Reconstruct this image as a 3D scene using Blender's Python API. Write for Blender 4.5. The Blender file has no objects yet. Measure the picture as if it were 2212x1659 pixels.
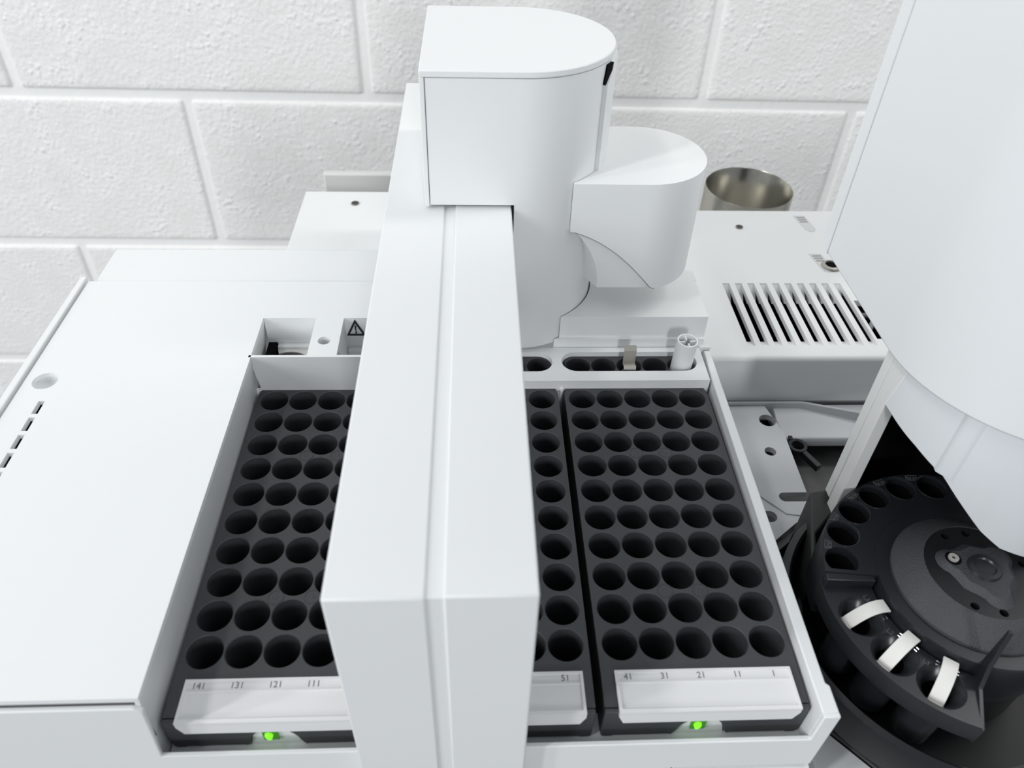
import bpy, bmesh, math, random
from mathutils import Vector, Matrix
from mathutils.geometry import tessellate_polygon

# ------------------------------------------------------------------ camera, world, lights, exposure
S = bpy.context.scene
COL = S.collection
PI = math.pi
R = math.radians

cd = bpy.data.cameras.new('camera')
cam = bpy.data.objects.new('camera', cd)
COL.objects.link(cam)
cam.location = (-0.05015, -0.14071, 0.24984)
cam.rotation_euler = (0.838989, -0.027528, -0.037702)
cd.sensor_fit = 'HORIZONTAL'
cd.sensor_width = 36.0
cd.lens = 36.0 * 1677.18 / 2212.0
cd.clip_start = 0.01
cd.clip_end = 30
cd.dof.use_dof = True
cd.dof.focus_distance = 0.36
cd.dof.aperture_fstop = 15.0
S.camera = cam

W = bpy.data.worlds.new('world')
S.world = W
W.use_nodes = True
bg = W.node_tree.nodes['Background']
bg.inputs[0].default_value = (0.90, 0.955, 1.02, 1)
bg.inputs[1].default_value = 0.37


def area(name, loc, target, sx, sy, power, col=(1, 1, 1)):
    d = bpy.data.lights.new(name, 'AREA')
    d.shape = 'RECTANGLE'
    d.size = sx
    d.size_y = sy
    d.energy = power
    d.color = col
    o = bpy.data.objects.new(name, d)
    COL.objects.link(o)
    o.location = loc
    v = Vector(target) - Vector(loc)
    o.rotation_euler = v.to_track_quat('-Z', 'Y').to_euler()
    return o


# ceiling fluorescent fixtures of the laboratory, and one added fill
area('ceiling_light_overhead', (-0.92, -0.05, 1.62), (-0.92, -0.05, 0), 0.16, 1.2, 6.4, (1.0, 0.99, 0.96))
area('ceiling_light_front', (-2.35, -1.35, 1.7), (-0.1, 0.1, 0), 0.2, 1.2, 30, (0.97, 0.985, 1.0))
area('ceiling_light_far', (-3.6, -1.3, 1.3), (-0.1, 0.1, 0), 0.2, 1.2, 36, (0.95, 0.97, 1.0))
area('ceiling_light_room', (0.38, -4.0, 1.35), (0.0, 0.1, 0), 0.3, 1.0, 44, (0.97, 0.98, 1.0))
area('fill_light_back', (1.25, 0.40, 1.62), (1.25, 0.40, 0), 1.2, 0.25, 11, (1.0, 0.99, 0.97))  # unseen lamp added to brighten the instrument's white top

S.view_settings.view_transform = 'Standard'
S.view_settings.look = 'None'
S.view_settings.exposure = 0.0
S.view_settings.gamma = 1.0
S.view_settings.use_curve_mapping = False

# ------------------------------------------------------------------ materials


def mat(name, col, rough=0.5, metal=0.0, spec=0.5, bump=None, var=0.0, emit=None, speck=None, coat=0.0):
    m = bpy.data.materials.new(name)
    m.use_nodes = True
    nt = m.node_tree
    b = nt.nodes['Principled BSDF']
    b.inputs['Base Color'].default_value = (*col, 1)
    b.inputs['Roughness'].default_value = rough
    b.inputs['Metallic'].default_value = metal
    b.inputs['Specular IOR Level'].default_value = spec
    b.inputs['Coat Weight'].default_value = coat
    tc = nt.nodes.new('ShaderNodeTexCoord')
    if var:
        n = nt.nodes.new('ShaderNodeTexNoise')
        n.inputs['Scale'].default_value = 35
        n.inputs['Detail'].default_value = 3
        nt.links.new(tc.outputs['Object'], n.inputs['Vector'])
        r = nt.nodes.new('ShaderNodeMapRange')
        r.inputs[3].default_value = 1 - var
        r.inputs[4].default_value = 1 + var
        nt.links.new(n.outputs[0], r.inputs[0])
        mx = nt.nodes.new('ShaderNodeVectorMath')
        mx.operation = 'SCALE'
        mx.inputs[0].default_value = col
        nt.links.new(r.outputs[0], mx.inputs['Scale'])
        nt.links.new(mx.outputs[0], b.inputs['Base Color'])
    if bump:
        scale, strength, dist = bump
        n = nt.nodes.new('ShaderNodeTexNoise')
        n.inputs['Scale'].default_value = scale
        n.inputs['Detail'].default_value = 4
        nt.links.new(tc.outputs['Object'], n.inputs['Vector'])
        bp = nt.nodes.new('ShaderNodeBump')
        bp.inputs['Strength'].default_value = strength
        bp.inputs['Distance'].default_value = dist
        nt.links.new(n.outputs[0], bp.inputs['Height'])
        nt.links.new(bp.outputs[0], b.inputs['Normal'])
    if emit:
        b.inputs['Emission Color'].default_value = (*emit[0], 1)
        b.inputs['Emission Strength'].default_value = emit[1]
    return m


M = {}
M['white'] = mat('white_plastic', (0.80, 0.815, 0.815), 0.42, bump=(2600, 0.06, 0.0002))
M['cover'] = mat('painted_cover', (0.80, 0.815, 0.81), 0.45, bump=(2200, 0.07, 0.0002))
M['tower'] = mat('tower_plastic', (0.78, 0.80, 0.805), 0.35, bump=(2200, 0.04, 0.0002))
M['skirt'] = mat('tower_skirt_plastic', (0.70, 0.725, 0.74), 0.22, bump=(900, 0.03, 0.0002))
M['leg'] = mat('leg_plastic', (0.72, 0.725, 0.71), 0.35, bump=(2200, 0.05, 0.0002))
M['cream'] = mat('cream_plastic', (0.74, 0.73, 0.69), 0.4, bump=(2200, 0.05, 0.0002))
M['label'] = mat('label_plastic', (0.80, 0.80, 0.80), 0.5, var=0.03)
M['rack'] = mat('charcoal_rack', (0.050, 0.053, 0.057), 0.55, bump=(3500, 0.12, 0.0002), var=0.08)
M['well'] = mat('charcoal_insert', (0.040, 0.042, 0.046), 0.6)
M['turret'] = mat('black_turret', (0.015, 0.0165, 0.020), 0.36, bump=(1500, 0.10, 0.0002), var=0.10)
M['dish'] = mat('black_dish', (0.008, 0.0085, 0.010), 0.42, bump=(1500, 0.08, 0.0002))
M['turret_gloss'] = mat('black_gloss', (0.024, 0.026, 0.030), 0.27, bump=(700, 0.05, 0.0003))
M['turret_rough'] = mat('black_textured', (0.050, 0.053, 0.058), 0.34, bump=(2200, 0.9, 0.0005), var=0.1)  # paler black for hub cone and island; their lit look is in the colour
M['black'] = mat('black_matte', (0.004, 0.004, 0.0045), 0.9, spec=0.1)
M['darkgrey'] = mat('dark_grey_plastic', (0.10, 0.10, 0.10), 0.5, bump=(1200, 0.1, 0.0002), var=0.08)
M['basegrey'] = mat('dark_base_plastic', (0.028, 0.029, 0.028), 0.5, var=0.1)
M['ink'] = mat('print_ink', (0.20, 0.20, 0.205), 0.6)
M['blackink'] = mat('black_ink', (0.010, 0.012, 0.018), 0.5)
M['embossed'] = mat('embossed_letters', (0.10, 0.105, 0.11), 0.4)
M['greyprint'] = mat('grey_print', (0.33, 0.335, 0.33), 0.6)
M['tagprint'] = mat('pale_tag', (0.66, 0.67, 0.665), 0.5)
M['bracket'] = mat('bracket_metal', (0.60, 0.62, 0.64), 0.4, bump=(900, 0.05, 0.0002))
M['band'] = mat('white_band', (0.76, 0.75, 0.71), 0.45, var=0.05)
M['led'] = mat('green_led', (0.02, 0.16, 0.0), 0.3, emit=((0.10, 0.55, 0.0), 0.16))
M['ledcore'] = mat('green_led_core', (0.1, 0.6, 0.02), 0.3, emit=((0.28, 1.0, 0.02), 0.85))
M['pin'] = mat('steel_pin', (0.7, 0.7, 0.7), 0.25, metal=1)
M['clip'] = mat('nickel_clip', (0.45, 0.43, 0.39), 0.38, metal=0.75)
M['screw'] = mat('bright_screw', (0.80, 0.78, 0.73), 0.3, metal=0.55)
M['cable'] = mat('grey_cable', (0.28, 0.30, 0.31), 0.4)
M['greypaint'] = mat('grey_panel', (0.62, 0.62, 0.60), 0.55)
M['floor'] = mat('bench_surface', (0.30, 0.30, 0.30), 0.6, var=0.1)
M['gap'] = mat('narrow_gap_shade', (0.30, 0.31, 0.32), 0.7)  # grey that stands in for shade in the gripper gap
M['seam'] = mat('seam_shadow_gap', (0.12, 0.12, 0.125), 0.7)
# brushed stainless steel
m = mat('brushed_steel', (0.43, 0.415, 0.37), 0.2, metal=1)
nt = m.node_tree
b = nt.nodes['Principled BSDF']
b.inputs['Anisotropic'].default_value = 0.7
tg = nt.nodes.new('ShaderNodeTangent')
tg.direction_type = 'RADIAL'
tg.axis = 'Z'
nt.links.new(tg.outputs[0], b.inputs['Tangent'])
tc = nt.nodes.new('ShaderNodeTexCoord')
mp = nt.nodes.new('ShaderNodeMapping')
mp.inputs['Scale'].default_value = (900, 900, 6)
n = nt.nodes.new('ShaderNodeTexNoise')
n.inputs['Scale'].default_value = 1
nt.links.new(tc.outputs['Object'], mp.inputs[0])
nt.links.new(mp.outputs[0], n.inputs['Vector'])
bpn = nt.nodes.new('ShaderNodeBump')
bpn.inputs['Strength'].default_value = 0.08
bpn.inputs['Distance'].default_value = 0.0003
nt.links.new(n.outputs[0], bpn.inputs['Height'])
nt.links.new(bpn.outputs[0], b.inputs['Normal'])
M['steel'] = m
# painted split-face block: rough pitted paint


def blockmat():
    m = bpy.data.materials.new('painted_block')
    m.use_nodes = True
    nt = m.node_tree
    b = nt.nodes['Principled BSDF']
    b.inputs['Roughness'].default_value = 0.42
    tc = nt.nodes.new('ShaderNodeTexCoord')
    oi = nt.nodes.new('ShaderNodeObjectInfo')
    ad = nt.nodes.new('ShaderNodeVectorMath')
    ad.operation = 'ADD'
    sc = nt.nodes.new('ShaderNodeVectorMath')
    sc.operation = 'SCALE'
    sc.inputs[0].default_value = (13, 7, 19)
    nt.links.new(oi.outputs['Random'], sc.inputs['Scale'])
    nt.links.new(tc.outputs['Object'], ad.inputs[0])
    nt.links.new(sc.outputs[0], ad.inputs[1])
    n1 = nt.nodes.new('ShaderNodeTexNoise')
    n1.inputs['Scale'].default_value = 210
    n1.inputs['Detail'].default_value = 5
    n1.inputs['Roughness'].default_value = 0.55
    n1.inputs['Distortion'].default_value = 0.15
    nt.links.new(ad.outputs[0], n1.inputs['Vector'])
    n2 = nt.nodes.new('ShaderNodeTexVoronoi')
    n2.feature = 'SMOOTH_F1'
    n2.inputs['Scale'].default_value = 150
    nt.links.new(ad.outputs[0], n2.inputs['Vector'])
    r2 = nt.nodes.new('ShaderNodeMapRange')
    r2.inputs[1].default_value = 0.0
    r2.inputs[2].default_value = 0.42
    r2.inputs[3].default_value = 1.0
    r2.inputs[4].default_value = 0.0
    nt.links.new(n2.outputs['Distance'], r2.inputs[0])
    n3 = nt.nodes.new('ShaderNodeTexNoise')
    n3.inputs['Scale'].default_value = 28
    n3.inputs['Detail'].default_value = 3
    nt.links.new(ad.outputs[0], n3.inputs['Vector'])
    mk = nt.nodes.new('ShaderNodeMapRange')
    mk.inputs[1].default_value = 0.45
    mk.inputs[2].default_value = 0.65
    nt.links.new(n3.outputs[0], mk.inputs[0])
    ml = nt.nodes.new('ShaderNodeMath')
    ml.operation = 'MULTIPLY'
    nt.links.new(r2.outputs[0], ml.inputs[0])
    nt.links.new(mk.outputs[0], ml.inputs[1])
    sm = nt.nodes.new('ShaderNodeMath')
    sm.operation = 'MULTIPLY_ADD'
    sm.inputs[1].default_value = 0.8
    nt.links.new(ml.outputs[0], sm.inputs[0])
    nt.links.new(n1.outputs[0], sm.inputs[2])
    bp = nt.nodes.new('ShaderNodeBump')
    bp.inputs['Strength'].default_value = 0.7
    bp.inputs['Distance'].default_value = 0.0022
    nt.links.new(sm.outputs[0], bp.inputs['Height'])
    nt.links.new(bp.outputs[0], b.inputs['Normal'])
    rp = nt.nodes.new('ShaderNodeValToRGB')
    rp.color_ramp.elements[0].position = 0.3
    rp.color_ramp.elements[0].color = (0.90, 0.895, 0.87, 1)
    rp.color_ramp.elements[1].position = 0.7
    rp.color_ramp.elements[1].color = (0.95, 0.95, 0.93, 1)
    nt.links.new(n3.outputs[0], rp.inputs[0])
    nt.links.new(rp.outputs[0], b.inputs['Base Color'])
    return m


M['block'] = blockmat()
M['mortar'] = mat('painted_mortar', (0.95, 0.95, 0.93), 0.4, bump=(120, 0.4, 0.002))

# ------------------------------------------------------------------ mesh helpers


class MB:
    """collects verts and faces of one mesh part"""

    def __init__(self):
        self.v = []
        self.f = []
        self.mi = []
        self.cur = 0

    def add(self, vs, fs):
        o = len(self.v)
        self.v += [tuple(p) for p in vs]
        for f in fs:
            self.f.append([i + o for i in f])
            self.mi.append(self.cur)
        return self

    def box(self, x0, x1, y0, y1, z0, z1):
        vs = [(x0, y0, z0), (x1, y0, z0), (x1, y1, z0), (x0, y1, z0), (x0, y0, z1), (x1, y0, z1), (x1, y1, z1), (x0, y1, z1)]
        return self.add(vs, [(0, 3, 2, 1), (4, 5, 6, 7), (0, 1, 5, 4), (1, 2, 6, 5), (2, 3, 7, 6), (3, 0, 4, 7)])

    def prism(self, outer, holes, z0, z1, mtx=None):
        """extruded outline with holes, along local z"""
        def area2(p):
            return sum(p[i][0] * p[(i + 1) % len(p)][1] - p[(i + 1) % len(p)][0] * p[i][1] for i in range(len(p)))
        outer = list(outer) if area2(outer) > 0 else list(reversed(outer))
        holes = [list(h) if area2(h) < 0 else list(reversed(h)) for h in holes]
        loops = [outer] + holes
        pts = [p for l in loops for p in l]
        n = len(pts)
        vs = [Vector((p[0], p[1], z0)) for p in pts] + [Vector((p[0], p[1], z1)) for p in pts]
        fs = []
        if holes:
            tris = tessellate_polygon([[Vector((p[0], p[1], 0)) for p in l] for l in loops])
            for t in tris:
                a, b, c = [pts[i] for i in t]
                s = (b[0] - a[0]) * (c[1] - a[1]) - (b[1] - a[1]) * (c[0] - a[0])
                t = t if s > 0 else (t[0], t[2], t[1])
                fs.append([i + n for i in t])
                fs.append([t[2], t[1], t[0]])
        else:
            fs.append([i + n for i in range(n)])
            fs.append(list(reversed(range(n))))
        o = 0
        for l in loops:
            k = len(l)
            for i in range(k):
                j = (i + 1) % k
                fs.append([o + i, o + j, o + j + n, o + i + n])
            o += k
        if mtx is not None:
            vs = [mtx @ v for v in vs]
        return self.add(vs, fs)

    def lathe(self, prof, cx=0, cy=0, seg=48, a0=0, a1=360, mtx=None):
        """profile of (r, z) turned around a vertical axis; profile runs so that the outside is on its right"""
        full = abs(a1 - a0) >= 359.9
        k = seg if full else seg + 1
        vs = []
        for i in range(k):
            a = R(a0 + (a1 - a0) * i / seg)
            for r, z in prof:
                vs.append(Vector((cx + r * math.cos(a), cy + r * math.sin(a), z)))
        m = len(prof)
        fs = []
        for i in range(seg):
            j = (i + 1) % k
            for q in range(m - 1):
                fs.append([i * m + q, j * m + q, j * m + q + 1, i * m + q + 1])
        if mtx is not None:
            vs = [mtx @ v for v in vs]
        return self.add(vs, fs)

    def tube(self, path, r, seg=10):
        pts = [Vector(p) for p in path]
        vs = []
        for i, p in enumerate(pts):
            t = (pts[min(i + 1, len(pts) - 1)] - pts[max(i - 1, 0)]).normalized()
            u = t.cross(Vector((0.3, 0.2, 1))).normalized()
            w = t.cross(u)
            for k in range(seg):
                a = 2 * PI * k / seg
                vs.append(p + r * (math.cos(a) * u + math.sin(a) * w))
        fs = []
        for i in range(len(pts) - 1):
            for k in range(seg):
                l = (k + 1) % seg
                fs.append([i * seg + k, i * seg + l, (i + 1) * seg + l, (i + 1) * seg + k])
        fs.append(list(range(seg)))
        fs.append(list(reversed(range((len(pts) - 1) * seg, len(pts) * seg))))
        return self.add(vs, fs)

    def build(self, name, mats, parent=None, bevel=0.0, seg=2, smooth=30, loc=None, fix=True):
        me = bpy.data.meshes.new(name)
        org = Vector(loc) if loc else Vector((0, 0, 0))
        me.from_pydata([tuple(Vector(p) - org) for p in self.v], [], self.f)
        for mm in (mats if isinstance(mats, (list, tuple)) else [mats]):
            me.materials.append(M[mm])
        for i, p in enumerate(me.polygons):
            p.material_index = self.mi[i]
        if fix:
            bm = bmesh.new()
            bm.from_mesh(me)
            bmesh.ops.remove_doubles(bm, verts=bm.verts, dist=1e-6)
            bmesh.ops.recalc_face_normals(bm, faces=bm.faces)
            bm.to_mesh(me)
            bm.free()
        if smooth:
            me.shade_smooth()
            me.set_sharp_from_angle(angle=R(smooth))
        o = bpy.data.objects.new(name, me)
        COL.objects.link(o)
        o.location = org
        if parent is not None:
            o.parent = parent
            o.matrix_parent_inverse = Matrix.Translation(-WORLD[parent.name])
        WORLD[o.name] = org.copy()
        if bevel:
            md = o.modifiers.new('edge', 'BEVEL')
            md.width = bevel
            md.segments = seg
            md.limit_method = 'ANGLE'
            md.angle_limit = R(35)
            md.harden_normals = False
        return o


WORLD = {}


def thing(name, label, cat, loc, group=None):
    o = bpy.data.objects.new(name, None)
    o.empty_display_size = 0.02
    COL.objects.link(o)
    o.location = loc
    WORLD[o.name] = Vector(loc)
    tag(o, label, cat, group)
    return o


def tag(o, label, cat, group=None):
    o['label'] = label
    o['category'] = cat
    if group:
        o['group'] = group
    return o


def circ(cx, cy, r, n=32, a0=0.0):
    return [(cx + r * math.cos(a0 + 2 * PI * i / n), cy + r * math.sin(a0 + 2 * PI * i / n)) for i in range(n)]


def arc(cx, cy, r, a0, a1, n):
    return [(cx + r * math.cos(R(a0 + (a1 - a0) * i / n)), cy + r * math.sin(R(a0 + (a1 - a0) * i / n))) for i in range(n + 1)]


def rect(x0, x1, y0, y1):
    return [(x0, y0), (x1, y0), (x1, y1), (x0, y1)]


def stadium(x0, x1, cy, r, n=14):
    return arc(x1 - r, cy, r, -90, 90, n) + arc(x0 + r, cy, r, 90, 270, n)


# matrices that map prism local (x, y, z) to world planes
XZ = Matrix(((1, 0, 0, 0), (0, 0, 1, 0), (0, 1, 0, 0), (0, 0, 0, 1)))      # outline in x,z ; extrusion along y
YZ = Matrix(((0, 0, 1, 0), (1, 0, 0, 0), (0, 1, 0, 0), (0, 0, 0, 1)))      # outline in y,z ; extrusion along x


def text(name, s, size, mtx, mt, parent, thick=0.00005):
    cu = bpy.data.curves.new('glyphs', 'FONT')
    cu.body = s
    cu.size = size
    cu.align_x = 'CENTER'
    cu.align_y = 'CENTER'
    cu.extrude = thick
    cu.resolution_u = 3
    t = bpy.data.objects.new('glyphs', cu)
    COL.objects.link(t)
    dg = bpy.context.evaluated_depsgraph_get()
    me = bpy.data.meshes.new_from_object(t.evaluated_get(dg))
    bpy.data.objects.remove(t)
    bpy.data.curves.remove(cu)
    me.materials.clear()
    me.materials.append(M[mt])
    me.transform(mtx)
    me.name = name
    o = bpy.data.objects.new(name, me)
    COL.objects.link(o)
    if parent is not None:
        o.parent = parent
        o.matrix_parent_inverse = Matrix.Translation(-WORLD[parent.name])
    WORLD[o.name] = Vector((0, 0, 0))
    return o


# ------------------------------------------------------------------ the setting: wall of painted blocks, support surface
YW = 0.787
wall = MB().box(-2.0, 2.0, YW + 0.0035, YW + 0.2, -0.9, 1.6).build('wall_back', 'mortar', smooth=0, loc=(0, YW, -0.9))
wall['kind'] = 'structure'
wall['label'] = 'white painted concrete block wall behind the instruments'
random.seed(4)
BW, BH, J = 0.4064, 0.2035, 0.0105


def block_mesh(w, h):
    bm = bmesh.new()
    rr = 0.0045

    def stops(l):
        e = [-l / 2, -l / 2 + rr * 0.15, -l / 2 + rr * 0.5, -l / 2 + rr, -l / 2 + rr * 2]
        return e + [0.0] + [-q for q in reversed(e)]

    def drop(t, l):
        d = min(t + l / 2, l / 2 - t)
        return 0.0 if d >= rr else rr - math.sqrt(max(0.0, rr * rr - (rr - d) ** 2))
    X, Z = stops(w), stops(h)
    grid = [[bm.verts.new((x, min(rr * 1.2, drop(x, w) + drop(z, h)), z)) for x in X] for z in Z]
    nx, nz = len(X) - 1, len(Z) - 1
    for j in range(nz):
        for i in range(nx):
            bm.faces.new((grid[j][i], grid[j][i + 1], grid[j + 1][i + 1], grid[j + 1][i]))
    ring = [grid[0][i] for i in range(nx)] + [grid[j][nx] for j in range(nz)] + [grid[nz][i] for i in range(nx, 0, -1)] + [grid[j][0] for j in range(nz, 0, -1)]
    back = [bm.verts.new((v.co.x, 0.02, v.co.z)) for v in ring]
    k = len(ring)
    for i in range(k):
        bm.faces.new((ring[i], back[i], back[(i + 1) % k], ring[(i + 1) % k]))
    bmesh.ops.recalc_face_normals(bm, faces=bm.faces)
    me = bpy.data.meshes.new('concrete_block')
    bm.to_mesh(me)
    bm.free()
    me.materials.append(M['block'])
    me.shade_smooth()
    me.set_sharp_from_angle(angle=R(75))
    return me


bme = block_mesh(BW - J, BH - J)
tilt = 0.006
for row in range(-4, 5):
    zc = -0.122 - BH / 2 + row * BH - 0.001
    x0 = -0.178 if row % 2 else -0.3935
    for k in range(-5, 5):
        xc = x0 + BW / 2 + k * BW
        if abs(xc) > 1.8:
            continue
        o = bpy.data.objects.new('concrete_block', bme)
        COL.objects.link(o)
        o.parent = wall
        o.matrix_parent_inverse = Matrix.Translation((0, -YW, 0.9))
        o.location = (xc + random.uniform(-.001, .001), YW + random.uniform(-0.0006, 0.0006), zc - tilt * (xc + 0.2))
        o.rotation_euler = (0, 0.006, 0)

fl = MB().box(-2.0, 2.0, -1.2, YW + 0.0035, -0.92, -0.9).build('floor', 'floor', smooth=0)
fl['kind'] = 'structure'

# ------------------------------------------------------------------ gas chromatograph under everything
ZG = -0.017
gc = thing('gas_chromatograph', 'white gas chromatograph body with slotted top cover under the sampler', 'instrument', (0.12, 0.15, -0.9))
b = MB()
b.box(-0.165, 0.42, -0.02, 0.335, -0.9, -0.0775)
b.build('body', 'cover', gc, smooth=0)
MB().box(0.069, 0.42, -0.02, 0.19, -0.0775, -0.0760).build('well_floor', 'darkgrey', gc, smooth=0)
# top cover: cross-sections in y,z extruded along x, slots between
full = [(0.335, -0.074), (0.335, ZG)] + [(0.1793 + 0.003 * math.cos(R(a)), ZG - 0.003 + 0.003 * math.sin(R(a))) for a in (90, 110, 130, 150, 170, 180)] + [(0.1763, -0.049), (0.19, -0.074)]
nose = [(0.1793 + 0.003 * math.cos(R(a)), ZG - 0.003 + 0.003 * math.sin(R(a))) for a in (90, 110, 130, 150, 170, 180)]
TH = 0.0030                                                   # cover thickness over the vent cavity
cav = [(0.335, -0.074), (0.335, ZG), (0.2468, ZG), (0.2468, -0.070), (0.1868, -0.070), (0.1868, ZG)] + nose + [(0.1763, -0.049), (0.19, -0.074)]
b = MB()
b.prism(full, [], -0.06, 0.0985, YZ)
b.prism(cav, [], 0.0985, 0.1745, YZ)
b.prism(full, [], 0.1745, 0.1752, YZ)
wide = [(0.335, -0.074), (0.335, ZG), (0.2290, ZG), (0.2290, -0.070), (0.1925, -0.070), (0.1925, ZG)] + nose + [(0.1763, -0.049), (0.19, -0.074)]
b.prism(wide, [], 0.1752, 0.215, YZ)
b.prism(full, [], 0.215, 0.42, YZ)
# louvre bars between the ten slots
pitch = 0.00768
xs = 0.0985
for k in range(11):
    xa = 0.1000 + k * pitch if k < 10 else 0.1745
    b.box(xs, xa, 0.1868, 0.2468, ZG - TH, ZG)
    xs = xa + 0.0043
b.build('top_cover', 'cover', gc, smooth=25, fix=False)
for k in range(10):
    xa = 0.1000 + k * pitch
    MB().prism([(0.2468, ZG - 0.0004), (0.2468, ZG - 0.0085), (0.2375, ZG - 0.0085)], [], xa - 0.0006, xa + 0.0049, YZ).build('vent_slot_ramp', 'cover', gc, smooth=0)
    MB().prism([(0.1868, ZG - 0.0003), (0.1945, ZG - TH - 0.0005), (0.1868, ZG - TH - 0.0005)], [], xa, xa + 0.0043, YZ).build('vent_slot_tip', 'cover', gc, smooth=0)
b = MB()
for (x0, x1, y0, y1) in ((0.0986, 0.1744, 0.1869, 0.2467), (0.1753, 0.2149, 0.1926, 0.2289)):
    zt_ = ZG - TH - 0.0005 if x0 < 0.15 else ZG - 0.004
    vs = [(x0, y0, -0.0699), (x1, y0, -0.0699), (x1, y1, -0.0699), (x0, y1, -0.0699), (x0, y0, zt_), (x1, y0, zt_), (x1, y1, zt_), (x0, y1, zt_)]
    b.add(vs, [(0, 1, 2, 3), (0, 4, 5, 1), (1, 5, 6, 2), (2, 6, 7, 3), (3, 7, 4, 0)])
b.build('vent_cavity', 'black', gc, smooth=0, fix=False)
# raised rear part of the top on the left
MB().box(-0.165, -0.061, 0.225, 0.3435, -0.074, -0.0085).build('detector_cover', 'cover', gc, bevel=0.001)
for x, y, z, r in ((-0.1297, 0.3265, -0.0085, 0.0028), (0.1277, 0.3129, ZG, 0.0026)):
    b = MB()
    b.lathe([(r, 0.0006), (r * 0.8, 0.0006), (r * 0.62, -0.0004), (0.00001, -0.0004)], x, y, 20)
    for i in range(len(b.v)):
        b.v[i] = (b.v[i][0], b.v[i][1], b.v[i][2] + z)
    b.build('screw', 'clip', gc)
    MB().prism(circ(x, y, r * 0.8, 20), [], z + 0.0001, z + 0.0007).build('screw_recess', 'basegrey', gc, smooth=0)
b = MB()
b.lathe([(0.0062, 0.0003), (0.0056, 0.0014), (0.0040, 0.0018), (0.0036, -0.0004), (0.00001, -0.0004)], 0.1742, 0.2655, 26)
for i in range(len(b.v)):
    b.v[i] = (b.v[i][0], b.v[i][1], b.v[i][2] + ZG)
o = b.build('access_port', 'clip', gc)
o['label'] = 'small round nickel port in the white top'
MB().prism(circ(0.1742, 0.2655, 0.0036, 20), [], ZG + 0.0003, ZG + 0.0009).build('port_hole', 'black', o)


# small printed tags on the cover


def printed_tag(cx, cy, n):
    t = MB().prism([(cx - 0.0045, cy + 0.010), (cx + 0.0035, cy + 0.010), (cx + 0.0055, cy - 0.007)] + arc(cx + 0.002, cy - 0.0075, 0.0035, 0, -180, 8) + [(cx - 0.0025, cy - 0.003)], [], ZG + 0.00005, ZG + 0.0002).build('printed_tag', 'tagprint', gc)
    for k in range(n):
        y = cy + 0.0082 - 0.0028 * k
        MB().prism([(cx - 0.0030 + 0.0004 * k, y), (cx + 0.0028 + 0.0002 * k, y), (cx + 0.0028 + 0.0002 * k, y - 0.0016), (cx - 0.0030 + 0.0004 * k, y - 0.0016)], [], ZG + 0.0002, ZG + 0.0003).build('printed_bar', 'greyprint', t)


printed_tag(0.1738, 0.3185, 3)
printed_tag(0.1690, 0.2700, 3)
# coiled cable seen in the wide opening
b = MB()
b.tube([(0.1805 + 0.004 * math.sin(t * 0.5), 0.226 - 0.0024 * t, -0.026 + 0.005 * math.sin(t * 0.42)) for t in range(0, 14)], 0.0016, 10)
b.build('cable', 'cable', gc, smooth=60)

# shelf at the foot of the cover step
b = MB()
b.prism([(0.1755, -0.074), (0.1755, -0.0515), (0.158, -0.0555), (0.1535, -0.0560), (0.1525, -0.058), (0.1525, -0.062), (0.1755, -0.064)], [], 0.1190, 0.235, YZ)
b.build('shelf', 'bracket', gc, bevel=0.0006)
pth = [(0.06, 0.1752), (0.1351, 0.1748), (0.1700, 0.1648), (0.235, 0.1640)]
b = MB()
b.prism(pth + [(x, y - 0.0016) for x, y in reversed(pth)], [], -0.062, -0.0478)
b.build('shelf_lip', 'bracket', gc, bevel=0.0005)

# black latch lever lying in the well
b = MB()
b.lathe([(0.0032, -0.0600), (0.0052, -0.0600), (0.0052, -0.0556), (0.0032, -0.0556), (0.0032, -0.0600)], 0.1264, 0.1478, 28)
b.prism([(0.1272, 0.1430), (0.1300, 0.1442), (0.1352, 0.1335), (0.1322, 0.1318)], [], -0.0600, -0.0560)
b.box(0.1228, 0.1252, 0.1518, 0.1548, -0.0600, -0.0552)
lv = b.build('latch_lever', 'turret', gc, bevel=0.0004)
b = MB()
for k in range(6):
    b.box(0.1405 + 0.0012 * k, 0.1411 + 0.0012 * k, 0.1085 + 0.0010 * k, 0.1165 + 0.0010 * k, -0.0762, -0.0745)
b.build('ribbed_insert', 'greyprint', gc)

# ------------------------------------------------------------------ bracket plate beside the tray
br = thing('mounting_bracket', 'pale metal mounting bracket with holes and a slot beside the right rack', 'bracket', (0.095, 0.12, -0.074))
outer = [(0.070, 0.1728), (0.1135, 0.1728), (0.1183, 0.1530), (0.1172, 0.1095)] + [(0.1055, 0.1095)] + arc(0.1050, 0.1066, 0.0029, 90, 270, 10) + [(0.1055, 0.1037), (0.1150, 0.1037), (0.1168, 0.1015), (0.1148, 0.0965), (0.1153, 0.0935), (0.1132, 0.0895), (0.1060, 0.0905), (0.0890, 0.0775), (0.070, 0.0775)]
holes = [circ(0.1118, 0.1614, 0.0046, 28), circ(0.1067, 0.1379, 0.0031, 24), stadium(0.0800, 0.0975, 0.0945, 0.0034, 10)]
MB().prism(outer, holes, -0.0535, -0.0500).build('plate', 'bracket', br)
MB().prism([(0.0860, 0.1140), (0.0880, 0.1155), (0.1040, 0.0975), (0.1150, 0.0955), (0.1145, 0.0935), (0.1025, 0.0955)], [], -0.0502, -0.0494).build('stiffening_rib', 'bracket', br, bevel=0.0003)
MB().box(0.070, 0.0735, 0.078, 0.173, -0.076, -0.0533).build('flange', 'bracket', br)
b = MB()
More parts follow.
